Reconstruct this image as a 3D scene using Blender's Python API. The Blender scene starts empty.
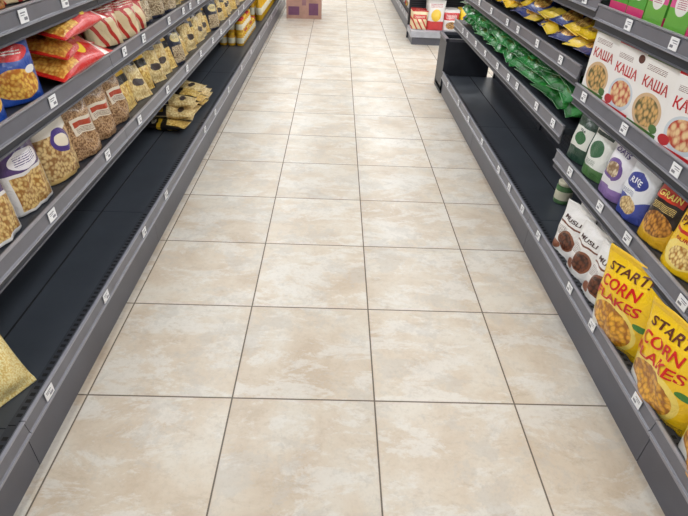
import bpy, bmesh, math, random
from mathutils import Vector, Matrix, Euler, noise
random.seed(7)
C = bpy.context.scene.collection
try:
    bpy.context.scene.view_settings.view_transform = 'Standard'
except Exception:
    pass

def lin(c):
    r = []
    for v in c[:3]:
        v = v/255.0
        r.append(v/12.92 if v <= 0.04045 else ((v+0.055)/1.055)**2.4)
    return (r[0], r[1], r[2], 1.0)

# ------------------------------------------------------------------ materials
class NT:
    def __init__(s, name):
        s.m = bpy.data.materials.new(name); s.m.use_nodes = True
        s.t = s.m.node_tree; s.b = s.t.nodes['Principled BSDF']
    def n(s, typ, **kw):
        nd = s.t.nodes.new(typ)
        for k, v in kw.items(): setattr(nd, k, v)
        return nd
    def l(s, a, b): s.t.links.new(a, b)
    def put(s, sock, v):
        if hasattr(v, 'is_linked') or hasattr(v, 'links'): s.l(v, sock)
        else: sock.default_value = v
    def math(s, op, a, b=None, c=None, clamp=False):
        nd = s.n('ShaderNodeMath', operation=op); nd.use_clamp = clamp
        s.put(nd.inputs[0], a)
        if b is not None: s.put(nd.inputs[1], b)
        if c is not None: s.put(nd.inputs[2], c)
        return nd.outputs[0]
    def mix(s, f, a, b, blend='MIX'):
        nd = s.n('ShaderNodeMix', data_type='RGBA', blend_type=blend)
        s.put(nd.inputs[0], f); s.put(nd.inputs[6], a); s.put(nd.inputs[7], b)
        return nd.outputs[2]
    def noise(s, vec, scale, detail=4, rough=.5, dist=0):
        nd = s.n('ShaderNodeTexNoise')
        nd.inputs['Scale'].default_value = scale; nd.inputs['Detail'].default_value = detail
        nd.inputs['Roughness'].default_value = rough; nd.inputs['Distortion'].default_value = dist
        if vec is not None: s.l(vec, nd.inputs['Vector'])
        return nd.outputs['Fac']
    def ramp(s, f, stops):
        nd = s.n('ShaderNodeValToRGB'); cr = nd.color_ramp
        while len(cr.elements) < len(stops): cr.elements.new(.5)
        for e, (p, c) in zip(cr.elements, stops): e.position = p; e.color = c
        s.l(f, nd.inputs[0]); return nd.outputs[0]
    def bump(s, h, st, d=.01):
        nd = s.n('ShaderNodeBump'); nd.inputs['Strength'].default_value = st
        nd.inputs['Distance'].default_value = d
        s.l(h, nd.inputs['Height']); s.l(nd.outputs[0], s.b.inputs['Normal'])

def simple(name, col, rough=.5, metal=0.0, var=.06, scale=12, emis=None, bump=0):
    k = NT(name)
    co = k.n('ShaderNodeTexCoord').outputs['Object']
    f = k.noise(co, scale, 5, .6)
    a = lin(col); lo = tuple(max(0, x*(1-var*2)) for x in a[:3])+(1,); hi = tuple(min(1, x*(1+var*2)) for x in a[:3])+(1,)
    k.l(k.ramp(f, [(.3, lo), (.7, hi)]), k.b.inputs['Base Color'])
    k.b.inputs['Roughness'].default_value = rough; k.b.inputs['Metallic'].default_value = metal
    if emis:
        k.b.inputs['Emission Color'].default_value = lin(emis[0]); k.b.inputs['Emission Strength'].default_value = emis[1]
    if bump: k.bump(f, bump)
    return k.m

TX, TY, TS = 0.177, 1.224, 0.5
def floor_mat():
    k = NT('floor_tiles')
    pos = k.n('ShaderNodeNewGeometry').outputs['Position']
    sp = k.n('ShaderNodeSeparateXYZ'); k.l(pos, sp.inputs[0])
    cx = k.math('DIVIDE', k.math('SUBTRACT', sp.outputs[0], TX), TS)
    cy = k.math('DIVIDE', k.math('SUBTRACT', sp.outputs[1], TY), TS)
    ix = k.math('FLOOR', cx); iy = k.math('FLOOR', cy)
    fx = k.math('FRACT', cx); fy = k.math('FRACT', cy)
    ex = k.math('MINIMUM', fx, k.math('SUBTRACT', 1.0, fx)); ey = k.math('MINIMUM', fy, k.math('SUBTRACT', 1.0, fy))
    e = k.math('MINIMUM', ex, ey)
    grout = k.math('LESS_THAN', e, 0.0054)
    edge = k.math('SUBTRACT', 1.0, k.math('DIVIDE', e, 0.016, clamp=True), clamp=True)
    cell = k.n('ShaderNodeCombineXYZ'); k.l(ix, cell.inputs[0]); k.l(iy, cell.inputs[1])
    wn = k.n('ShaderNodeTexWhiteNoise', noise_dimensions='3D'); k.l(cell.outputs[0], wn.inputs[0])
    off = k.n('ShaderNodeVectorMath', operation='SCALE'); k.l(wn.outputs['Color'], off.inputs[0]); off.inputs['Scale'].default_value = 37
    add = k.n('ShaderNodeVectorMath', operation='ADD'); k.l(pos, add.inputs[0]); k.l(off.outputs[0], add.inputs[1])
    v = add.outputs[0]
    mp = k.n('ShaderNodeMapping'); k.l(v, mp.inputs[0]); mp.inputs['Rotation'].default_value = (0, 0, .75); mp.inputs['Scale'].default_value = (1.0, 2.1, 1)
    big = k.noise(v, 3.6, 7, .62, .3)
    vein = k.noise(mp.outputs[0], 3.2, 12, .76, .4)
    cloud = k.noise(v, 5.5, 12, .76, .2)
    fine = k.noise(v, 60, 8, .75)
    patch = k.noise(mp.outputs[0], 8, 10, .78, .3)
    c = k.ramp(big, [(.34, lin((186, 166, 141))), (.48, lin((198, 182, 160))), (.62, lin((204, 194, 178)))])
    m1 = k.ramp(vein, [(.50, (0, 0, 0, 1)), (.55, (1, 1, 1, 1))])
    c = k.mix(k.math('MULTIPLY', m1, .60), c, lin((210, 206, 198)))
    m4 = k.ramp(cloud, [(.52, (0, 0, 0, 1)), (.57, (1, 1, 1, 1))])
    c = k.mix(k.math('MULTIPLY', m4, .48), c, lin((183, 176, 166)))
    m2 = k.ramp(patch, [(.55, (0, 0, 0, 1)), (.64, (1, 1, 1, 1))])
    c = k.mix(k.math('MULTIPLY', m2, .45), c, lin((174, 155, 130)))
    m3 = k.ramp(fine, [(.50, (0, 0, 0, 1)), (.70, (1, 1, 1, 1))])
    c = k.mix(k.math('MULTIPLY', m3, .30), c, lin((156, 145, 130)))
    br = k.math('MULTIPLY_ADD', wn.outputs['Value'], .08, .95)
    hs = k.n('ShaderNodeHueSaturation'); k.l(c, hs.inputs['Color']); k.l(br, hs.inputs['Value']); hs.inputs['Saturation'].default_value = .88
    c = k.mix(k.math('MULTIPLY', edge, .22), hs.outputs[0], lin((176, 148, 114)))
    c = k.mix(grout, c, lin((100, 90, 79)))
    k.l(c, k.b.inputs['Base Color'])
    r = k.math('MULTIPLY_ADD', cloud, .30, .28)
    k.l(k.math('MAXIMUM', r, k.math('MULTIPLY', grout, .9)), k.b.inputs['Roughness'])
    k.b.inputs['Specular IOR Level'].default_value = .45
    k.b.inputs['Coat Weight'].default_value = .15; k.b.inputs['Coat Roughness'].default_value = .22
    h = k.math('SUBTRACT', k.math('MULTIPLY', vein, .5), k.math('MULTIPLY', grout, 1.0))
    k.bump(h, .3, .003)
    return k.m

def print_mat(name, base, layers=(), rough=.3, crimp=None):
    """packaging film / carton print: shapes in the pack's own UV space"""
    k = NT(name)
    tc = k.n('ShaderNodeTexCoord'); uv = tc.outputs['UV']
    sp = k.n('ShaderNodeSeparateXYZ'); k.l(uv, sp.inputs[0]); u, v = sp.outputs[0], sp.outputs[1]
    rgb = k.n('ShaderNodeRGB'); rgb.outputs[0].default_value = lin(base); c = rgb.outputs[0]
    for L in layers:
        kind = L[0]
        if kind == 'rect' or kind == 'foodrect':
            _, u0, u1, v0, v1 = L[:5]
            m = k.math('MULTIPLY', k.math('MULTIPLY', k.math('GREATER_THAN', u, u0), k.math('LESS_THAN', u, u1)),
                       k.math('MULTIPLY', k.math('GREATER_THAN', v, v0), k.math('LESS_THAN', v, v1)))
        elif kind in ('ell', 'food'):
            _, cu, cv, ru, rv = L[:5]
            a = k.math('DIVIDE', k.math('SUBTRACT', u, cu), ru); b = k.math('DIVIDE', k.math('SUBTRACT', v, cv), rv)
            m = k.math('LESS_THAN', k.math('ADD', k.math('MULTIPLY', a, a), k.math('MULTIPLY', b, b)), 1.0)
        elif kind == 'stripes':
            _, n, duty, slant, v0, v1 = L[:6]
            ph = k.math('FRACT', k.math('MULTIPLY_ADD', u, n, k.math('MULTIPLY', v, slant)))
            m = k.math('MULTIPLY', k.math('LESS_THAN', ph, duty), k.math('MULTIPLY', k.math('GREATER_THAN', v, v0), k.math('LESS_THAN', v, v1)))
        elif kind == 'lines':      # rows of small print
            _, u0, u1, v0, v1, n = L[:6]
            m = k.math('MULTIPLY', k.math('MULTIPLY', k.math('GREATER_THAN', u, u0), k.math('LESS_THAN', u, u1)),
                       k.math('MULTIPLY', k.math('GREATER_THAN', v, v0), k.math('LESS_THAN', v, v1)))
            ph = k.math('LESS_THAN', k.math('FRACT', k.math('MULTIPLY', v, n)), .45)
            ns = k.math('GREATER_THAN', k.noise(uv, 60, 1, .5), .42)
            m = k.math('MULTIPLY', m, k.math('MULTIPLY', ph, ns))
        elif kind == 'wave':
            _, v0, amp, fr = L[:4]
            w = k.math('MULTIPLY_ADD', k.math('SINE', k.math('MULTIPLY', u, fr)), amp, v0)
            m = k.math('LESS_THAN', v, w)
        if kind in ('food', 'foodrect'):
            vo = k.n('ShaderNodeTexVoronoi'); vo.inputs['Scale'].default_value = L[7]*1.7; k.l(uv, vo.inputs['Vector'])
            vr = k.math('MULTIPLY_ADD', k.noise(uv, L[7]*1.2, 3, .6), .5, k.math('MULTIPLY', vo.outputs['Distance'], .8))
            col = k.ramp(vr, [(0.25, lin(L[5])), (.5, lin(L[5])), (.85, lin(L[6]))])
        else:
            col = lin(L[-1])
        c = k.mix(m, c, col)
    k.l(c, k.b.inputs['Base Color'])
    k.b.inputs['Roughness'].default_value = rough
    k.b.inputs['Coat Weight'].default_value = .35; k.b.inputs['Coat Roughness'].default_value = .12
    ob = tc.outputs['Object']
    if 'carton' not in name:
        k.bump(k.noise(ob, 24, 5, .62, 1.0), .6, .012)
    return k.m

M = {}
M['steel'] = simple('shelf_dark_metal', (52, 55, 63), .42, .2, .05)
M['deck'] = simple('shelf_deck_metal', (66, 71, 79), .42, .1, .06, 5)
M['rail'] = simple('price_rail_plastic', (113, 113, 121), .3, .1, .04)
M['railhi'] = simple('price_rail_edge', (160, 160, 169), .3, .2, .03)
M['kick'] = simple('kick_plate_metal', (94, 95, 104), .38, .2, .05, 4)
M['slot'] = simple('vent_slot_black', (12, 12, 15), .8)
M['tag'] = simple('price_tag_paper', (242, 242, 244), .5, 0, .01)
M['ink'] = simple('price_tag_ink', (130, 130, 138), .6)
M['wall'] = simple('wall_paint', (226, 226, 224), .8)
M['ceil'] = simple('ceiling_paint', (235, 236, 238), .9)
M['lamp'] = simple('lamp_housing', (240, 240, 240), .4)
M['tube'] = simple('lamp_diffuser', (255, 255, 255), .5, emis=((250, 252, 255), 2.5))
M['floor'] = floor_mat()
M['trim'] = simple('baseboard_paint', (90, 90, 96), .5)

def back_panel_mat():
    k = NT('perforated_back_panel')
    pos = k.n('ShaderNodeNewGeometry').outputs['Position']
    sp = k.n('ShaderNodeSeparateXYZ'); k.l(pos, sp.inputs[0])
    a = k.math('SUBTRACT', k.math('FRACT', k.math('MULTIPLY', sp.outputs[1], 40)), .5)
    b = k.math('SUBTRACT', k.math('FRACT', k.math('MULTIPLY', sp.outputs[2], 40)), .5)
    d = k.math('ADD', k.math('MULTIPLY', a, a), k.math('MULTIPLY', b, b))
    c = k.mix(k.math('LESS_THAN', d, .04), lin((56, 60, 70)), lin((14, 15, 18)))
    k.l(c, k.b.inputs['Base Color']); k.b.inputs['Roughness'].default_value = .5
    return k.m
M['back'] = back_panel_mat()

# ------------------------------------------------------------------ mesh builder
class MB:
    def __init__(s): s.v = []; s.f = []; s.m = []; s.uv = []; s.sm = []; s.mats = []
    def mi(s, mat):
        if mat not in s.mats: s.mats.append(mat)
        return s.mats.index(mat)
    def face(s, idx, mat, uv=None, smooth=False):
        s.f.append(idx); s.m.append(s.mi(mat)); s.uv.append(uv or [(0, 0)]*len(idx)); s.sm.append(smooth)
    def box(s, x0, x1, y0, y1, z0, z1, mat):
        x0, x1 = min(x0, x1), max(x0, x1)
        b = len(s.v)
        s.v += [(x0, y0, z0), (x1, y0, z0), (x1, y1, z0), (x0, y1, z0), (x0, y0, z1), (x1, y0, z1), (x1, y1, z1), (x0, y1, z1)]
        for q in [(0, 3, 2, 1), (4, 5, 6, 7), (0, 1, 5, 4), (1, 2, 6, 5), (2, 3, 7, 6), (3, 0, 4, 7)]:
            s.face([b+i for i in q], mat)
    def extr(s, prof, y0, y1, mat):
        b = len(s.v); n = len(prof)
        s.v += [(x, y0, z) for x, z in prof]+[(x, y1, z) for x, z in prof]
        for i in range(n):
            j = (i+1) % n; s.face([b+i, b+j, b+n+j, b+n+i], mat)
        s.face([b+i for i in range(n)][::-1], mat); s.face([b+n+i for i in range(n)], mat)
    def add(s, o, mtx):
        b = len(s.v)
        s.v += [tuple(mtx @ Vector(p)) for p in o.v]
        for f, m, uv, sm in zip(o.f, o.m, o.uv, o.sm): s.face([b+i for i in f], o.mats[m], uv, sm)
    def obj(s, name, loc=(0, 0, 0), rot=(0, 0, 0), bevel=0, fixn=True):
        me = bpy.data.meshes.new(name); me.from_pydata(s.v, [], s.f)
        for m in s.mats: me.materials.append(m)
        me.polygons.foreach_set('material_index', s.m); me.polygons.foreach_set('use_smooth', s.sm)
        ul = me.uv_layers.new(name='UVMap'); k = 0
        for uv in s.uv:
            for q in uv: ul.data[k].uv = q; k += 1
        if fixn:
            bm = bmesh.new(); bm.from_mesh(me); bmesh.ops.recalc_face_normals(bm, faces=bm.faces); bm.to_mesh(me); bm.free()
        me.update()
        o = bpy.data.objects.new(name, me); C.objects.link(o); o.location = loc; o.rotation_euler = rot
        if bevel:
            bv = o.modifiers.new('bevel', 'BEVEL'); bv.width = bevel; bv.segments = 2; bv.limit_method = 'ANGLE'
        return o

_tc = {}
def text_geo(t):
    if t in _tc: return _tc[t]
    cu = bpy.data.curves.new('t', 'FONT'); cu.body = t; cu.align_x = 'CENTER'; cu.align_y = 'CENTER'; cu.offset = .02; cu.resolution_u = 3
    o = bpy.data.objects.new('t', cu); C.objects.link(o)
    dg = bpy.context.evaluated_depsgraph_get(); me = bpy.data.meshes.new_from_object(o.evaluated_get(dg))
    bm = bmesh.new(); bm.from_mesh(me)
    bmesh.ops.triangulate(bm, faces=bm.faces)
    bmesh.ops.subdivide_edges(bm, edges=[e for e in bm.edges if e.calc_length() > .25], cuts=2, use_grid_fill=False)
    bmesh.ops.triangulate(bm, faces=bm.faces)
    bm.to_mesh(me); bm.free()
    v = [tuple(x.co) for x in me.vertices]; f = [list(p.vertices) for p in me.polygons]
    bpy.data.objects.remove(o); bpy.data.meshes.remove(me); bpy.data.curves.remove(cu)
    xs = [p[0] for p in v]; ys = [p[1] for p in v]
    cx, cy = (min(xs)+max(xs))/2, (min(ys)+max(ys))/2; w, h = max(xs)-min(xs), max(ys)-min(ys)
    v = [((p[0]-cx)/w, (p[1]-cy)/h) for p in v]
    _tc[t] = (v, f, w, h); return _tc[t]
_inks = {}
def ink(c):
    if c not in _inks: _inks[c] = simple('print_ink_%d_%d_%d' % c, c, .35, 0, .02)
    return _inks[c]

def bag(w, h, t, mat, kind='stand', seed=0, texts=(), wr=.006, nu=14, nv=20):
    """filled film bag. front faces -y, stands on z=0. texts: (string, u, v, width_frac, height_frac, rgb[, slant])"""
    mb = MB()
    def p(v):
        if kind == 'stand':
            c = .07
            a = .80+.20*math.sin(min(v/.3, 1)*math.pi/2)
            s = min(max((1-c-v)/(.5), 0), 1)
            return a*(math.sin(s*math.pi/2)**.75)
        c = .055; s = min(max((v-c)/(1-2*c), 0), 1)
        return math.sin(math.pi*s)**.55
    def P(u, v, side):
        q = p(v); x = u*w/2*(1-.07*q)
        th = t/2*q*(max(0, 1-abs(u)**2.6))**.62
        th += wr*q*(1-u*u)*noise.noise(Vector((u*2.2+seed*3.1, v*3.5+side*9, seed*1.7)))*2
        pl = .0045*(1-q)*math.sin(u*17+seed)*math.sin(math.pi*min(1, max(0, v*1.02)))
        lean = .02*t*math.sin(v*3+seed)+.10*t*noise.noise(Vector((u*1.3, seed*2.2, v)))*max(0, v-.6)*2.5
        z = v*h + (.03*q*h*noise.noise(Vector((u*1.4, seed, 2))) if 0 < v < 1 else 0)
        if v > .9: z += .02*h*noise.noise(Vector((u*1.6, seed*1.3, 5)))
        if kind == 'stand' and v == 0: z = 0
        return (x, side*(max(th, .0012))+pl+lean, z)
    us = [math.sin((i/nu-.5)*math.pi) for i in range(nu+1)]
    ring = [(u, -1) for u in us]+[(u, 1) for u in us[::-1]]
    N = len(ring)
    vs = [0]+[.02, .05]+[.05+(i/(nv-4))*.88 for i in range(1, nv-3)]+[.96, 1]
    for v in vs:
        for u, sd in ring: mb.v.append(P(u, v, sd))
    for j in range(len(vs)-1):
        for i in range(N):
            i2 = (i+1) % N
            a, b = ring[i], ring[i2]
            uv = [(a[0]/2+.5, vs[j]), (b[0]/2+.5, vs[j]), (b[0]/2+.5, vs[j+1]), (a[0]/2+.5, vs[j+1])]
            mb.face([j*N+i, j*N+i2, (j+1)*N+i2, (j+1)*N+i], mat, uv, True)
    mb.face([i for i in range(N)][::-1], mat, [(r[0]/2+.5, .01) for r in ring][::-1])
    k = (len(vs)-1)*N; mb.face([k+i for i in range(N)], mat, [(r[0]/2+.5, 1) for r in ring])
    for T in texts:
        s, cu, cv, tw, tht, col = T[:6]; sl = T[6] if len(T) > 6 else 0
        gv, gf, _, _ = text_geo(s); b = len(mb.v)
        for x, y in gv:
            uu = (cu+x*tw-.5)*2; vv = cv+y*tht+sl*x*tw
            a = P(max(-.99, min(.99, uu)), vv, -1); mb.v.append((a[0], a[1]-.0022, a[2]))
        for f in gf: mb.face([b+i for i in f], ink(col), smooth=True)
    return mb

def carton(w, h, t, front, side, texts=(), flap=True):
    mb = MB()
    x0, x1, y0, y1 = -w/2, w/2, -t/2, t/2
    mb.v = [(x0, y0, 0), (x1, y0, 0), (x1, y1, 0), (x0, y1, 0), (x0, y0, h), (x1, y0, h), (x1, y1, h), (x0, y1, h)]
    q = [(0, 0), (1, 0), (1, 1), (0, 1)]
    mb.face([0, 1, 5, 4], front, q); mb.face([2, 3, 7, 6], front, q)
    mb.face([1, 2, 6, 5], side, q); mb.face([3, 0, 4, 7], side, q)
    mb.face([4, 5, 6, 7], side, q); mb.face([0, 3, 2, 1], side, q)
    if flap:
        mb.box(x0+.002, x1-.002, y0+.001, y1-t*.35, h, h+.0012, side)
        mb.box(x0+w*.3, x1-w*.3, y1-t*.36, y1-t*.2, h, h+.0012, side)
    for T in texts:
        s, cu, cv, tw, tht, col = T[:6]
        gv, gf, _, _ = text_geo(s); b = len(mb.v)
        for x, y in gv: mb.v.append((x0+(cu+x*tw)*w, y0-.0008, (cv+y*tht)*h))
        for f in gf: mb.face([b+i for i in f], ink(col))
    return mb

def lathe(prof, n=20):
    mb = MB()
    for r, z, m in prof:
        for i in range(n): a = 2*math.pi*i/n; mb.v.append((r*math.cos(a), r*math.sin(a), z))
    for j in range(len(prof)-1):
        for i in range(n):
            i2 = (i+1) % n; mb.face([j*n+i, j*n+i2, (j+1)*n+i2, (j+1)*n+i], prof[j+1][2], None, True)
    mb.face(list(range(n))[::-1], prof[0][2]); mb.face([(len(prof)-1)*n+i for i in range(n)], prof[-1][2])
    return mb

# ------------------------------------------------------------------ room
def room():
    X0, X1, Y0, Y1, H = -5.5, 5.8, -4.0, 16.0, 3.4
    def slab(name, x0, x1, y0, y1, z0, z1, mat):
        b = MB(); b.box(x0, x1, y0, y1, z0, z1, mat); return b.obj(name)
    slab('floor', X0, X1, Y0, Y1, -.1, 0, M['floor'])
    slab('ceiling', X0, X1, Y0, Y1, H, H+.1, M['ceil'])
    slab('wall_left', X0-.1, X0, Y0, Y1, 0, H, M['wall']); slab('wall_right', X1, X1+.1, Y0, Y1, 0, H, M['wall'])
    slab('wall_back', X0, X1, Y1, Y1+.1, 0, H, M['wall']); slab('wall_front', X0, X1, Y0-.1, Y0, 0, H, M['wall'])
    slab('baseboard_left', X0, X0+.015, Y0, Y1, 0, .1, M['trim']); slab('baseboard_right', X1-.015, X1, Y0, Y1, 0, .1, M['trim'])
    slab('baseboard_back', X0+.02, X1-.02, Y1-.015, Y1, 0, .1, M['trim'])
    for x in (-2.9, -1.0, 1.15, 3.1):
        for i in range(9):
            y = -2.6+i*2.1
            b = MB(); b.box(-.31, .31, -.62, .62, -.05, 0, M['lamp']); b.box(-.29, .29, -.6, .6, -.056, -.05, M['tube'])
            b.obj('ceiling_lamp', (x, y, H))
            ld = bpy.data.lights.new('ceiling_lamp_light', 'AREA'); ld.shape = 'RECTANGLE'; ld.size = .58; ld.size_y = 1.2
            ld.energy = 23 if i > 2 else 20.5; ld.color = (.96, .985, 1)
            lo = bpy.data.objects.new('ceiling_lamp_light', ld); C.objects.link(lo); lo.location = (x, y, H-.07)
room()

# ------------------------------------------------------------------ shelving
def shelving(name, s, xb, xs, bays, H=1.95, depth=.44, bstep=.36, ustep=.27):
    """s: +1 right side of the aisle, -1 left. bays: list of (y0,y1,[rail heights])"""
    mb = MB(); st = M['steel']
    xk = xs+s*depth
    def rail(x, y0, y1, z):
        a = [(x, z-.024), (x-s*.005, z-.027), (x-s*.007, z-.022), (x-s*.003, z-.019), (x-s*.001+s*.002, z+.019), (x-s*.003, z+.022), (x-s*.001, z+.028), (x+s*.008, z+.028), (x+s*.005, z-.024)]
        mb.extr(a, y0, y1, M['rail'])
        mb.box(x-s*.0085, x-s*.002, y0, y1, z-.0275, z-.0235, M['railhi'])
        mb.box(x-s*.0055, x+s*.004, y0, y1, z+.0245, z+.029, M['railhi'])
    def tags(x, y0, y1, z, step):
        y = y0+.05+random.random()*.16
        while y < y1-.09:
            w = .046
            mb.box(x-s*.0065, x-s*.0045, y, y+w, z-.0175, z+.0185, M['tag'])
            mb.box(x-s*.0069, x-s*.0063, y+.006, y+w-.012, z+.008, z+.011, M['ink'])
            mb.box(x-s*.0069, x-s*.0063, y+.006, y+w-.018, z+.002, z+.004, M['ink'])
            mb.box(x-s*.0069, x-s*.0063, y+.022, y+w-.006, z-.011, z-.003, M['ink'])
            y += step*(.6+random.random()*.8)
    for y0, y1, zs in bays:
        g = .0015
        mb.box(xb+s*.012, xb+s*.03, y0+g, y1-g, 0.0, .135, M['kick'])
        mb.box(xb+s*.006, xb+s*.013, y0+g, y1-g, .125, .14, M['railhi'])
        mb.box(xb+s*.03, xk, y0+g, y1-g, .02, .12, st)
        mb.box(xb+s*.012, xk, y0+g, y1-g, .145, .172, M['deck'])
        mb.box(xb+s*.004, xb+s*.014, y0+g, y1-g, .14, .205, st)
        rail(xb, y0+g, y1-g, .178)
        tags(xb, y0, y1, .178, bstep)
        mb.box(xb+s*.014, xb+s*.05, y0+g, y1-g, .172, .186, st)
        yy = y0+.03
        while yy < y1-.04:
            mb.box(xb+s*.022, xb+s*.042, yy, yy+.012, .186, .1866, M['slot']); yy += .026
        mb.box(xb+s*.25, xb+s*.256, y0+g, y1-g, .172, .174, M['slot'])
        for z in zs:
            zt = z+.015
            mb.box(xs+s*.006, xk, y0+g, y1-g, zt-.028, zt, st)
            mb.box(xs+s*.004, xs+s*.012, y0+g, y1-g, zt-.072, zt-.006, st)
            mb.box(xs+s*.001, xs+s*.005, y0+g, y1-g, zt-.074, zt-.068, M['kick'])
            rail(xs, y0+g, y1-g, z)
            tags(xs, y0, y1, z, ustep)
            for yb in (y0+.008, y1-.011):
                mb.v += [(xk, yb, zt-.03), (xk, yb, zt-.15), (xs+s*.05, yb, zt-.045), (xs+s*.05, yb, zt-.03),
                         (xk, yb+.003, zt-.03), (xk, yb+.003, zt-.15), (xs+s*.05, yb+.003, zt-.045), (xs+s*.05, yb+.003, zt-.03)]
                b = len(mb.v)-8
                for q in [(0, 1, 2, 3), (7, 6, 5, 4), (0, 4, 5, 1), (1, 5, 6, 2), (2, 6, 7, 3), (3, 7, 4, 0)]: mb.face([b+i for i in q], st)
        mb.box(xk, xk+s*.012, y0+g, y1-g, .12, H, M['back'])
        for yu in (y0, y1-.03):
            mb.box(xk-s*.012, xk+s*.03, yu, yu+.03, 0, H, st)
            z = .25
            while z < H-.05:
                mb.box(xk-s*.0126, xk-s*.0115, yu+.012, yu+.018, z, z+.03, M['slot']); z += .06
        mb.box(xk-s*.012, xk+s*.03, y0, y1, H, H+.03, st)
    return mb.obj(name)

RN = [.526, .826, 1.133, 1.56]; RF = [.634, .895, 1.16, 1.56]
shelving('supermarket_shelf_unit', 1, 1.0, 1.04, [(-1.5, -.25, RN), (-.25, 1.0, RN), (1.0, 2.25, RN), (2.25, 3.575, RF), (3.575, 4.9, RF)])
LB = [.568, .88, 1.138, 1.56]
shelving('supermarket_shelf_unit', -1, -.845, -.91, [(-1.55+1.25*i, -.3+1.25*i, LB) for i in range(9)], bstep=.75, ustep=.36)
shelving('supermarket_shelf_unit', 1, 1.0, 1.04, [(7.45+1.25*i, 8.7+1.25*i, RF) for i in range(3)])

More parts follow.
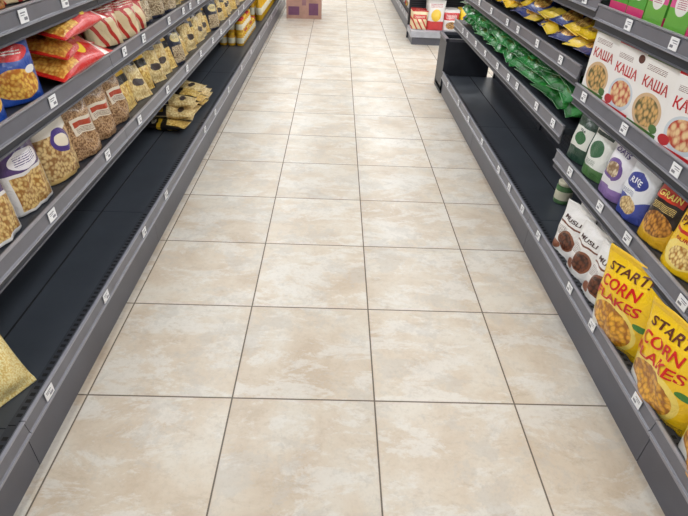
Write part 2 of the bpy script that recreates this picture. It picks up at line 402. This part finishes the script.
# ------------------------------------------------------------------ product designs
W_ = (240, 238, 232)
mats = {
 'corn': print_mat('cornflakes_film', (250, 206, 26), [('ell', .45, .27, .42, .27, (250, 224, 110)), ('food', .45, .26, .36, .22, (240, 178, 50), (170, 104, 20), 11), ('ell', .14, .10, .15, .1, W_), ('rect', 0, 1, .93, 1, (236, 190, 40)), ('ell', .88, .46, .11, .04, (60, 130, 50)), ('lines', .62, .95, .03, .1, 60, (120, 60, 30))]),
 'choco': print_mat('cocoa_balls_film', (240, 237, 234), [('ell', .60, .34, .28, .20, (140, 84, 56)), ('food', .58, .33, .24, .16, (120, 66, 42), (60, 30, 20), 8), ('ell', .24, .16, .16, .09, (168, 110, 84)), ('rect', .1, .9, .62, .65, (120, 70, 50)), ('lines', .1, .5, .4, .56, 40, (120, 100, 90))]),
 'yellow': print_mat('yellow_pasta_film', (246, 200, 24), [('ell', .5, .24, .42, .18, (250, 224, 120)), ('food', .55, .22, .32, .13, (250, 225, 150), (180, 120, 40), 10), ('rect', .1, .92, .48, .52, (200, 40, 35)), ('rect', 0, 1, .93, 1, (200, 40, 35)), ('lines', .1, .6, .74, .86, 40, (120, 50, 20))]),
 'blackyel': print_mat('black_yellow_film', (36, 26, 24), [('rect', .0, 1, .0, .34, (232, 180, 40)), ('food', .5, .3, .4, .17, (214, 150, 60), (120, 70, 30), 9), ('rect', .12, .88, .64, .80, (206, 60, 40)), ('rect', 0, 1, .94, 1, (230, 190, 50)), ('lines', .2, .8, .5, .6, 50, (230, 200, 120))]),
 'whiteblue': print_mat('white_blue_film', (236, 238, 242), [('wave', .32, .05, 8, (70, 84, 168)), ('ell', .5, .62, .34, .13, (60, 70, 150)), ('food', .5, .22, .3, .13, (230, 205, 150), (170, 130, 80), 10), ('lines', .15, .6, .38, .46, 50, (90, 100, 150))]),
 'whiteviolet': print_mat('white_violet_film', (236, 234, 238), [('rect', 0, 1, .0, .2, (150, 120, 180)), ('ell', .5, .5, .32, .18, (110, 80, 150)), ('food', .5, .5, .22, .12, (226, 210, 180), (150, 120, 90), 9)]),
 'greenwhite': print_mat('green_white_film', (42, 74, 58), [('rect', .1, .9, .3, .72, (228, 228, 220)), ('ell', .5, .5, .24, .13, (60, 110, 70)), ('rect', 0, 1, .93, 1, (30, 50, 44))]),
 'whitegreen': print_mat('white_green_film', (230, 232, 226), [('rect', 0, 1, .0, .22, (86, 130, 74)), ('ell', .5, .56, .3, .16, (66, 110, 80)), ('rect', .1, .9, .8, .86, (50, 70, 60)), ('lines', .2, .7, .26, .36, 50, (90, 110, 90))]),
 'kasha': print_mat('porridge_carton_front', (242, 239, 236), [('rect', 0, 1, .95, 1, (206, 40, 44)), ('ell', .55, .27, .42, .24, (206, 214, 222)), ('food', .55, .28, .35, .19, (236, 206, 156), (190, 70, 50), 6), ('rect', 0, 1, .0, .05, (206, 36, 44)), ('ell', .85, .86, .1, .06, (90, 50, 40)), ('lines', .1, .6, .76, .84, 50, (130, 90, 80)), ('ell', .2, .12, .14, .07, (190, 40, 46))], rough=.4),
 'kasha2': print_mat('porridge_carton_front_green', (242, 239, 235), [('rect', 0, 1, .95, 1, (90, 120, 60)), ('ell', .5, .28, .44, .25, (214, 180, 140)), ('food', .5, .28, .36, .2, (222, 176, 110), (96, 90, 50), 7), ('rect', .0, 1, .0, .06, (80, 120, 60)), ('ell', .84, .12, .12, .06, (80, 120, 60)), ('lines', .1, .7, .80, .88, 50, (130, 90, 80))], rough=.4),
 'kside': print_mat('porridge_carton_side', (230, 226, 222), [('rect', .1, .9, .82, .94, (206, 60, 60)), ('lines', .15, .85, .3, .72, 30, (120, 116, 116)), ('rect', .18, .82, .08, .22, (170, 160, 158))], rough=.45),
 'pinkbox': print_mat('pink_carton', (222, 90, 150), [('rect', 0, 1, 0, .4, (110, 180, 70)), ('ell', .5, .5, .3, .22, W_), ('rect', 0, 1, .9, 1, (240, 220, 60)), ('lines', .3, .7, .4, .6, 30, (180, 60, 110))], rough=.4),
 'greenbox': print_mat('green_carton', (84, 170, 60), [('ell', .5, .55, .34, .24, (240, 236, 220)), ('rect', 0, 1, 0, .18, (220, 60, 120)), ('lines', .3, .7, .46, .64, 30, (60, 120, 50))], rough=.4),
 'purple': print_mat('purple_white_film', (226, 222, 220), [('rect', 0, 1, .5, 1, (78, 56, 110)), ('foodrect', .08, .92, .04, .46, (226, 196, 130), (160, 110, 50), 14), ('ell', .5, .62, .36, .11, (240, 236, 240)), ('lines', .25, .75, .56, .68, 40, (80, 60, 120)), ('stripes', 3, .3, 1.5, .78, .95, (226, 222, 232))]),
 'gold': print_mat('gold_macaroni_film', (206, 172, 108), [('foodrect', 0, 1, .05, .60, (224, 196, 138), (150, 104, 54), 13), ('rect', 0, 1, .60, .94, (232, 226, 216)), ('ell', .5, .50, .26, .15, (76, 56, 130)), ('ell', .5, .50, .17, .08, (236, 224, 200)), ('rect', .1, .9, .74, .86, (206, 150, 60))]),
 'brown': print_mat('clear_buckwheat_film', (178, 136, 94), [('foodrect', 0, 1, .0, .93, (200, 164, 124), (124, 86, 54), 22), ('rect', .15, .85, .36, .60, (226, 214, 196)), ('rect', .2, .8, .47, .55, (180, 70, 44)), ('lines', .22, .78, .38, .45, 50, (120, 90, 70))]),
 'bran': print_mat('wheat_bran_film', (196, 120, 52), [('foodrect', 0, 1, .04, .5, (214, 160, 90), (130, 70, 30), 16), ('ell', .5, .66, .36, .13, (150, 40, 30)), ('lines', .28, .72, .62, .7, 40, (240, 220, 180)), ('rect', 0, 1, .9, 1, (220, 160, 80))]),
 'redcream': print_mat('red_cream_film', (232, 210, 168), [('stripes', 3.0, .32, 2.2, .0, .60, (196, 50, 40)), ('rect', .06, .94, .55, .78, (196, 36, 32)), ('lines', .14, .86, .6, .72, 22, (240, 226, 200)), ('rect', 0, 1, .93, 1, (190, 34, 30))]),
 'redyel': print_mat('red_yellow_film', (204, 34, 30), [('foodrect', .06, .94, .06, .40, (238, 194, 96), (196, 124, 44), 14), ('ell', .5, .60, .36, .12, (246, 214, 60)), ('lines', .3, .7, .55, .66, 40, (180, 40, 30)), ('rect', 0, 1, .84, .93, (240, 230, 220))]),
 'blue': print_mat('blue_pasta_film', (30, 72, 160), [('food', .5, .26, .40, .2, (240, 196, 90), (190, 110, 30), 12), ('ell', .5, .66, .40, .11, (214, 40, 44)), ('lines', .25, .75, .62, .7, 30, (250, 240, 230)), ('rect', 0, 1, .94, 1, (240, 240, 240)), ('rect', .1, .9, .82, .86, (236, 220, 90)), ('ell', .8, .42, .12, .05, (240, 240, 240))]),
 'navy': print_mat('navy_grain_film', (34, 36, 56), [('foodrect', .1, .9, .06, .5, (216, 198, 164), (130, 104, 74), 18), ('ell', .5, .7, .36, .12, (226, 206, 140)), ('lines', .25, .75, .66, .74, 40, (60, 50, 60)), ('rect', 0, 1, .93, 1, (210, 206, 200))]),
 'blackpasta': print_mat('black_spaghetti_film', (34, 29, 26), [('foodrect', .08, .92, .0, .44, (240, 212, 130), (196, 150, 66), 14), ('rect', 0, 1, .58, .68, (238, 190, 50)), ('ell', .5, .79, .34, .08, (240, 232, 210)), ('lines', .25, .75, .76, .82, 50, (60, 40, 30)), ('rect', 0, 1, .92, 1, (226, 206, 140))]),
 'cream': print_mat('cream_pasta_film', (236, 214, 156), [('foodrect', .0, 1, .0, .62, (242, 222, 164), (204, 168, 104), 13), ('rect', 0, 1, .62, .88, (44, 38, 40)), ('rect', .2, .8, .70, .8, (238, 196, 60)), ('lines', .25, .75, .71, .79, 50, (60, 40, 30)), ('ell', .5, .3, .26, .07, (70, 58, 56))]),
 'vermi': print_mat('vermicelli_film', (240, 224, 158), [('foodrect', 0, 1, 0, 1, (244, 230, 172), (222, 190, 110), 30), ('rect', .1, .9, .62, .8, (246, 240, 218)), ('rect', .2, .8, .7, .77, (214, 160, 70))]),
 'green': print_mat('green_snack_film', (34, 128, 56), [('ell', .5, .6, .38, .15, (220, 50, 40)), ('lines', .25, .75, .56, .65, 40, (250, 240, 220)), ('food', .5, .28, .32, .16, (130, 150, 60), (50, 110, 40), 9), ('rect', 0, 1, .93, 1, (210, 70, 44)), ('stripes', 2, .2, 1, .74, .93, (90, 190, 70))]),
 'green2': print_mat('lime_snack_film', (50, 142, 60), [('ell', .5, .58, .34, .14, (246, 240, 220)), ('lines', .3, .7, .54, .63, 40, (30, 90, 40)), ('rect', 0, 1, 0, .12, (40, 100, 50)), ('rect', 0, 1, .9, 1, (30, 100, 55))]),
 'navyyel': print_mat('navy_yellow_snack_film', (30, 50, 120), [('ell', .5, .6, .40, .18, (250, 214, 44)), ('lines', .25, .75, .55, .66, 30, (30, 50, 120)), ('food', .5, .26, .34, .16, (240, 200, 100), (170, 100, 30), 9), ('rect', 0, 1, .9, 1, (250, 214, 44))]),
 'yelsnack': print_mat('yellow_snack_film', (246, 204, 36), [('ell', .5, .6, .32, .14, (40, 50, 120)), ('food', .5, .26, .3, .14, (236, 200, 110), (150, 90, 30), 9)]),
 'blacksnack': print_mat('black_snack_film', (34, 36, 34), [('ell', .5, .6, .34, .14, (60, 160, 70)), ('rect', 0, 1, 0, .25, (240, 208, 60)), ('rect', 0, 1, .9, 1, (60, 160, 70))]),
 'redwhite': print_mat('red_white_film', (230, 226, 222), [('rect', 0, 1, .5, .86, (196, 40, 44)), ('lines', .15, .85, .56, .76, 20, (250, 246, 240)), ('food', .5, .25, .34, .18, (210, 164, 104), (120, 80, 40), 9)]),
 'orange': print_mat('orange_film', (236, 190, 60), [('rect', 0, 1, .6, .9, (226, 226, 220)), ('ell', .5, .74, .34, .12, (200, 60, 40)), ('food', .5, .3, .34, .2, (236, 206, 130), (150, 80, 30), 9)]),
 'petwhite': print_mat('white_pet_food_film', (234, 230, 226), [('rect', 0, 1, 0, .3, (206, 60, 60)), ('ell', .5, .5, .3, .2, (236, 196, 60)), ('lines', .15, .85, .76, .9, 20, (190, 50, 60))]),
}
V = {}
V['corn'] = [bag(.29, .335, .115, mats['corn'], 'stand', i, [('START!', .42, .86, .62, .085, (96, 44, 30), .12), ('CORN', .40, .71, .60, .12, (208, 30, 30), .14), ('FLAKES', .44, .56, .74, .11, (208, 30, 30), .14)], wr=.015) for i in (1, 2, 3)]
V['choco'] = [bag(.18, .235, .085, mats['choco'], 'stand', i, [('MUSLI', .5, .74, .6, .07, (70, 44, 40))], wr=.012) for i in (4, 5)]
V['yellow'] = [bag(.17, .26, .08, mats['yellow'], 'stand', 6, [('PASTA', .5, .62, .72, .10, (90, 30, 20)), ('DURUM', .5, .42, .5, .045, (190, 30, 30))])]
V['blackyel'] = [bag(.16, .24, .07, mats['blackyel'], 'stand', 7, [('GRAIN', .5, .72, .6, .08, (250, 230, 120))])]
V['whiteblue'] = [bag(.165, .23, .07, mats['whiteblue'], 'stand', 8, [('RICE', .5, .62, .4, .09, (245, 245, 250))], wr=.01)]
V['whiteviolet'] = [bag(.16, .225, .07, mats['whiteviolet'], 'stand', 9, [('OATS', .5, .80, .6, .08, (80, 60, 130))], wr=.01)]
V['greenwhite'] = [bag(.155, .205, .06, mats['greenwhite'], 'stand', 10, [('TEA', .5, .66, .3, .05, (40, 60, 50))])]
V['whitegreen'] = [bag(.155, .215, .065, mats['whitegreen'], 'stand', 11)]
V['kasha'] = [carton(.19, .235, .055, mats['kasha'], mats['kside'], [('КАША', .5, .62, .78, .15, (196, 34, 40))])]
V['kasha2'] = [carton(.19, .235, .055, mats['kasha2'], mats['kside'], [('КАША', .5, .65, .78, .15, (186, 40, 40))])]
V['pinkbox'] = [carton(.12, .17, .06, mats['pinkbox'], mats['greenbox'])]
V['greenbox'] = [carton(.12, .18, .06, mats['greenbox'], mats['pinkbox'])]
for kx, (w, h, t, kd) in {'purple': (.20, .262, .08, 'stand'), 'gold': (.205, .27, .09, 'stand'), 'brown': (.19, .25, .08, 'stand'), 'bran': (.20, .215, .09, 'stand'),
        'redcream': (.20, .218, .08, 'stand'), 'redyel': (.22, .36, .085, 'pillow'), 'blue': (.20, .22, .09, 'stand'), 'navy': (.19, .215, .08, 'stand'),
        'blackpasta': (.15, .27, .065, 'pillow'), 'cream': (.165, .265, .065, 'pillow'), 'vermi': (.21, .27, .11, 'pillow'), 'green': (.18, .25, .075, 'pillow'),
        'green2': (.18, .24, .075, 'pillow'), 'navyyel': (.19, .25, .075, 'pillow'), 'yelsnack': (.19, .25, .075, 'pillow'), 'blacksnack': (.18, .24, .075, 'pillow'),
        'redwhite': (.2, .24, .09, 'stand'), 'orange': (.2, .215, .09, 'stand'), 'petwhite': (.22, .34, .1, 'stand')}.items():
    V[kx] = [bag(w, h, t, mats[kx], kd, sd+len(kx)*3, wr=.013) for sd in (0, 1, 2)]
def scaled(key, new, sx, sz):
    V[new] = []
    for b in V[key]:
        n = MB(); n.add(b, Matrix.Diagonal((sx, 1, sz, 1))); V[new].append(n)
for k_ in ('cream', 'blackpasta', 'brown', 'gold'): scaled(k_, k_+'_s', .98, .218/V[k_][0].v[-1][2] if V[k_][0].v[-1][2] > 0 else 1)

def R(a): return math.radians(a)
def facing(name, key, s, x, y, z, n=2, tilt=-5, yaw=0, gap=None, jit=1.0):
    mb = MB()
    for i in range(n):
        src = random.choice(V[key])
        ty = max(v[1] for v in src.v)-min(v[1] for v in src.v)
        g = gap or ty*.86
        m = Matrix.Translation((random.uniform(-.008, .008)*jit, i*g, 0)) @ Euler((R(tilt+random.uniform(-2, 2)*jit), R(random.uniform(-1.5, 1.5)*(jit-1 if jit > 1 else 0)), R(random.uniform(-5, 5)*jit))).to_matrix().to_4x4()
        mb.add(src, m)
    zr = (-90+yaw) if s > 0 else (90+yaw)
    return mb.obj(name, (x, y, z+.001), (0, 0, R(zr)), fixn=False)

def pile(name, keys, y0, y1, s, xf, z, layers=2, step=.15, cols=2, lift=10):
    mb = MB()
    for L in range(layers):
        y = y0+.09+(L % 2)*.05
        while y < y1-.10:
            for c in range(cols):
                src = random.choice(V[random.choice(keys)])
                m = Matrix.Translation((xf+s*(.0+c*.19+random.uniform(0, .02)), y+random.uniform(-.01, .01), z+.040+L*.055+random.uniform(0, .008))) @ \
                    Euler((0, 0, R((-90 if s > 0 else 90)+random.uniform(-16, 16)))).to_matrix().to_4x4() @ Euler((R(-90+lift+random.uniform(-8, 12)), R(random.uniform(-8, 8)), 0)).to_matrix().to_4x4()
                mb.add(src, m)
            y += step*random.uniform(.9, 1.1)
    return mb.obj(name, fixn=False)

# ---------------- right side -------------------------------------------------
D = .173
def cornflakes(y, yaw, n):
    o = facing('cornflakes_bag', 'corn', 1, 1.06, y, D, 1, 6, yaw, .10)
    return o
cornflakes(1.39, 14, 1); cornflakes(1.095, 12, 1); cornflakes(.80, 8, 1)
for y in (.50, .20, -.1): cornflakes(y, 2, 1)
facing('cocoa_cereal_bag', 'choco', 1, 1.075, 1.62, D, 3, -4, 14)
facing('cocoa_cereal_bag', 'choco', 1, 1.075, 1.785, D, 3, -4, 12)
facing('cocoa_cereal_bag', 'choco', 1, 1.07, 1.95, D, 3, -4, 14)
z = .526+.015
for nm, k, y in [('green_tea_bag', 'greenwhite', 2.15), ('oat_bag', 'whitegreen', 1.985), ('oat_bag', 'whiteviolet', 1.815), ('rice_bag', 'whiteblue', 1.645), ('grain_bag', 'blackyel', 1.475),
                 ('pasta_bag', 'yellow', 1.30), ('pasta_bag', 'yellow', 1.115), ('muesli_bag', 'orange', .86), ('rice_bag', 'whiteblue', .66), ('pasta_bag', 'yellow', .45), ('grain_bag', 'blackyel', .25)]:
    facing(nm, k, 1, 1.095, y, z, 4, -4, 10)
z = .826+.015
for i, y in enumerate((2.13, 1.925, 1.715, 1.505, 1.295, 1.085, .87, .66, .45)):
    facing('porridge_carton', 'kasha2' if i in (0, 2, 5) else 'kasha', 1, 1.085, y, z, 5, 0, 4+random.uniform(-2, 5), .057, .4)
z = 1.133+.015
for i, y in enumerate([2.16-.135*j for j in range(14)]):
    facing('tea_carton', 'pinkbox' if (i//2) % 2 else 'greenbox', 1, 1.10, y, z, 4, 0, 2, .062, .5)
pile('green_snack_bags', ['green', 'green', 'green2', 'green'], 2.28, 4.86, 1, 1.058, .634+.015, 3, .115, 2, 7)
pile('mixed_snack_bags', ['navyyel', 'yelsnack', 'blacksnack', 'navyyel'], 2.28, 4.86, 1, 1.065, .895+.015, 2, .13)
pile('yellow_snack_bags', ['yelsnack', 'navyyel', 'redwhite'], 2.28, 4.86, 1, 1.08, 1.175, 2)

# ---------------- left side --------------------------------------------------
z2, z3, z4 = .583, .895, 1.153
row2 = [('pasta_bag', 'purple', 1.06), ('pasta_bag', 'purple', 1.29), ('pasta_bag', 'purple', 1.51), ('macaroni_bag', 'gold', 1.74), ('buckwheat_bag', 'brown', 1.94), ('buckwheat_bag', 'brown', 2.13), ('buckwheat_bag', 'brown', 2.31)]
y = 2.49
seq = ['blackpasta', 'cream', 'blackpasta', 'cream', 'cream', 'blackpasta', 'navy']
i = 0
while y < 9.4:
    k = seq[i % 7]; row2.append(('spaghetti_bag' if k != 'navy' else 'lentil_bag', k, y)); y += .145 if k != 'navy' else .18; i += 1
for nm, k, y in row2: facing(nm, k, -1, -.97+random.uniform(-.012, .01), y, z2, 3 if y < 4 else 2, (-24+random.uniform(-8, 8)) if k in ('blackpasta', 'cream') else -8, -12+random.uniform(-9, 6), None, 1.6)
row3 = [('pasta_bag', 'blue', 1.18), ('pasta_bag', 'blue', 1.39), ('pasta_bag', 'blue', 1.60), ('pasta_bag', 'redcream', 2.36), ('pasta_bag', 'redcream', 2.54), ('pasta_bag', 'redcream', 2.71), ('grain_bag', 'navy', 2.88), ('grain_bag', 'navy', 3.05)]
y = 3.24; i = 0
seq = ['navy', 'cream_s', 'blackpasta_s', 'brown_s', 'redcream', 'navy', 'orange', 'gold_s']
while y < 9.4:
    row3.append(('grain_bag', seq[i % 8], y)); y += .185; i += 1
for nm, k, y in row3: facing(nm, k, -1, -.975+random.uniform(-.012, .01), y, z3, 3 if y < 4 else 2, -7, -12+random.uniform(-8, 6), None, 1.6)
for y in (1.80, 1.98, 2.17): facing('bran_bag', 'bran', -1, -1.18, y+.03, z3, 2, -4, -14, None, 1.5)
mb = MB()
for L in range(3):
    m = Matrix.Translation((-.99-random.uniform(0, .01), 1.76+L*.03, z3+.045+L*.06)) @ Matrix.Rotation(R((-6, 8, -3)[L]), 4, 'Z') @ Matrix.Rotation(R((4, -3, 2)[L]), 4, 'X') @ Matrix.Rotation(R(12), 4, 'Y') @ Matrix.Rotation(R(-90), 4, 'X')
    mb.add(V['redyel'][L], m)
mb.obj('macaroni_bags', fixn=False)
seq = ['redwhite', 'bran', 'redcream', 'navy', 'orange']
i = 0; y = 1.0
while y < 9.3:
    facing('cereal_bag', seq[(i//2) % 5], -1, -.99, y, z4, 2, -6, -5, None, 1.5); y += .195; i += 1
mb = MB()
for L in range(3):
    for c in range(5-L):
        m = Matrix.Translation((-1.05+random.uniform(-.02, .02), 3.30+c*.16+L*.07, D+.034+L*.054)) @ Euler((0, 0, R(90+random.uniform(-9, 9)))).to_matrix().to_4x4() @ Euler((R(-90), 0, 0)).to_matrix().to_4x4()
        m = m @ Matrix.Translation((0, 0, -.12))
        mb.add(V['cream' if (c+L) % 3 else 'blackpasta'][c % 2], m)
mb.obj('spaghetti_packs', fixn=False)
facing('vermicelli_bag', 'vermi', -1, -.955, 1.03, D, 1, -26, -25)

# jars on the far deck
glass = simple('jar_contents_yellow', (222, 170, 50), .25); lidr = simple('jar_lid_red', (190, 40, 36), .35); lidy = simple('jar_lid_yellow', (236, 190, 50), .35); lab = simple('jar_label', (232, 226, 200), .5)
grn = simple('jar_contents_green', (90, 130, 84), .3)
def jar(c, lid, r=.04, h=.13):
    return lathe([(r*.9, 0, c), (r, .008, c), (r, h*.2, c), (r*1.005, h*.21, lab), (r*1.005, h*.6, lab), (r, h*.61, c), (r, h*.76, c), (r*.86, h*.83, c), (r*.9, h*.84, lid), (r*.92, h*.98, lid), (r*.86, h, lid)])
mb = MB()
for yy in range(11):
    for xx in range(3):
        for L in range(2 if yy < 7 else 1):
            mb.add(jar(glass, lidr if (yy//2+L) % 2 else lidy), Matrix.Translation((-.99-xx*.088, 5.75+yy*.09, D+L*.131)))
mb.obj('sauce_jars', fixn=True)
jar(grn, lab, .045, .12).obj('pickle_jar', (1.24, 2.46, D))
oil = simple('sunflower_oil', (226, 176, 40), .15); cap = simple('bottle_cap', (200, 40, 40), .4)
bt = lathe([(.034, 0, oil), (.038, .008, oil), (.038, .07, oil), (.0385, .072, lab), (.0385, .15, lab), (.037, .152, oil), (.037, .18, oil), (.015, .225, oil), (.014, .24, oil), (.017, .242, cap), (.017, .262, cap)])
mb = MB()
for yy in range(24):
    for xx in range(3): mb.add(bt, Matrix.Translation((-.97-xx*.09, 7.15+yy*.09, D)))
mb.obj('oil_bottles')

# ---------------- far end ----------------------------------------------------
mb = MB(); LR = simple('light_grey_trim', (176, 178, 186), .4)
x0, x1, y0, y1 = .95, 2.0, 6.95, 7.43
mb.box(x0+.02, x1-.02, y0+.02, y1, 0, .09, M['kick']); mb.box(x0, x1, y0, y1, .09, .16, LR)
mb.box(x0, x1, y1-.02, y1, .16, 1.6, M['back'])
mb.box(x0, x1, y0+.1, y1-.02, .62, .65, M['steel']); mb.box(x0, x1, y0+.09, y0+.1, .6, .66, LR)
mb.box(x0, x1, y0+.1, y1-.02, 1.1, 1.13, M['steel']); mb.box(x0, x1, y0+.09, y0+.1, 1.08, 1.14, LR)
for xx in (x0, x1-.03): mb.box(xx, xx+.03, y1-.05, y1, 0, 1.6, M['steel'])
mb.obj('end_display_stand')
mb = MB()
ks = ['petwhite', 'redcream', 'petwhite', 'redwhite', 'yelsnack']
for zz in (.161, .651, 1.131):
    for i in range(5):
        for d in range(3):
            mb.add(V[ks[(i+int(zz*10)) % 5]][d], Matrix.Translation((x0+.11+i*.2, y0+.15+d*.09, zz)) @ Euler((R(-4), 0, R(random.uniform(-8, 8)))).to_matrix().to_4x4())
mb.obj('pet_food_bags', fixn=False)
for zz in (.173, .65, .911, 1.176):
    mb = MB(); y = 7.56; i = 0
    while y < 11:
        for d in range(2):
            mb.add(V[['redwhite', 'orange', 'petwhite'][i % 3]][d], Matrix.Translation((1.12+d*.09, y, zz)) @ Euler((R(-5), 0, R(-90))).to_matrix().to_4x4() @ Matrix.Scale(.66 if i % 3 == 2 else .9, 4))
        y += .19; i += 1
    mb.obj('pet_food_bags', fixn=False)
mb = MB(); x0, x1, y0, y1 = 1.0, 1.42, 4.92, 5.25
mb.box(x0, x1, y0, y1, .03, .06, M['steel'])
for (a, b, c, d) in [(x0, x0+.012, y0, y1), (x1-.012, x1, y0, y1), (x0+.012, x1-.012, y0, y0+.012), (x0+.012, x1-.012, y1-.012, y1)]: mb.box(a, b, c, d, 0, .46, M['steel'])
for (a, b, c, d) in [(x0-.01, x0+.02, y0, y1+.01), (x1-.02, x1+.01, y0, y1+.01), (x0, x1, y0, y0+.02), (x0, x1, y1-.01, y1+.02)]: mb.box(a, b, c, d, .46, .485, M['kick'])
mb.obj('end_basket')
cb = simple('cardboard', (178, 140, 126), .8, 0, .08, 8); tp = simple('packing_tape', (150, 110, 120), .4); pr = simple('carton_print_purple', (116, 74, 104), .7)
def cbox(loc, rz, hh):
    mb = MB(); mb.box(-.26, .26, -.2, .2, 0, hh, cb); mb.box(-.03, .03, -.202, .202, hh+.002, hh+.0035, tp); mb.box(-.03, .03, -.203, -.2, hh*.6, hh, tp)
    mb.box(-.23, -.07, -.203, -.2, .05, hh*.55, pr); mb.box(.07, .21, -.203, -.2, .05, hh*.7, pr); mb.box(.26, .263, -.15, .15, .08, hh*.7, pr)
    mb.box(-.26, .26, -.2, -.001, hh+.0005, hh+.002, cb); mb.box(-.26, .26, .001, .2, hh+.0005, hh+.002, cb)
    mb.obj('cardboard_box', loc, (0, 0, R(rz)), bevel=.004)
cbox((-.49, 8.6, 0), 5, .30); cbox((-.48, 8.62, .306), -4, .3)

# ------------------------------------------------------------------ camera
f, yaw, p, r, h = 518.0, .036, .5999, .0502, 1.4462
F = Vector((math.sin(yaw)*math.cos(p), math.cos(yaw)*math.cos(p), -math.sin(p)))
Rt = Vector((math.cos(yaw), -math.sin(yaw), 0)); Dn = F.cross(Rt)
R2 = Rt*math.cos(r)-Dn*math.sin(r); D2 = Rt*math.sin(r)+Dn*math.cos(r)
cam = bpy.data.cameras.new('camera'); co = bpy.data.objects.new('camera', cam); C.objects.link(co)
up = -D2; bk = -F
co.matrix_world = Matrix(((R2.x, up.x, bk.x, 0), (R2.y, up.y, bk.y, 0), (R2.z, up.z, bk.z, h), (0, 0, 0, 1)))
cam.sensor_width = 36; cam.lens = 36*f/688; cam.clip_start = .02
bpy.context.scene.camera = co
w = bpy.data.worlds.new('world'); bpy.context.scene.world = w; w.use_nodes = True
w.node_tree.nodes['Background'].inputs[0].default_value = (.9, .95, 1, 1); w.node_tree.nodes['Background'].inputs[1].default_value = .4
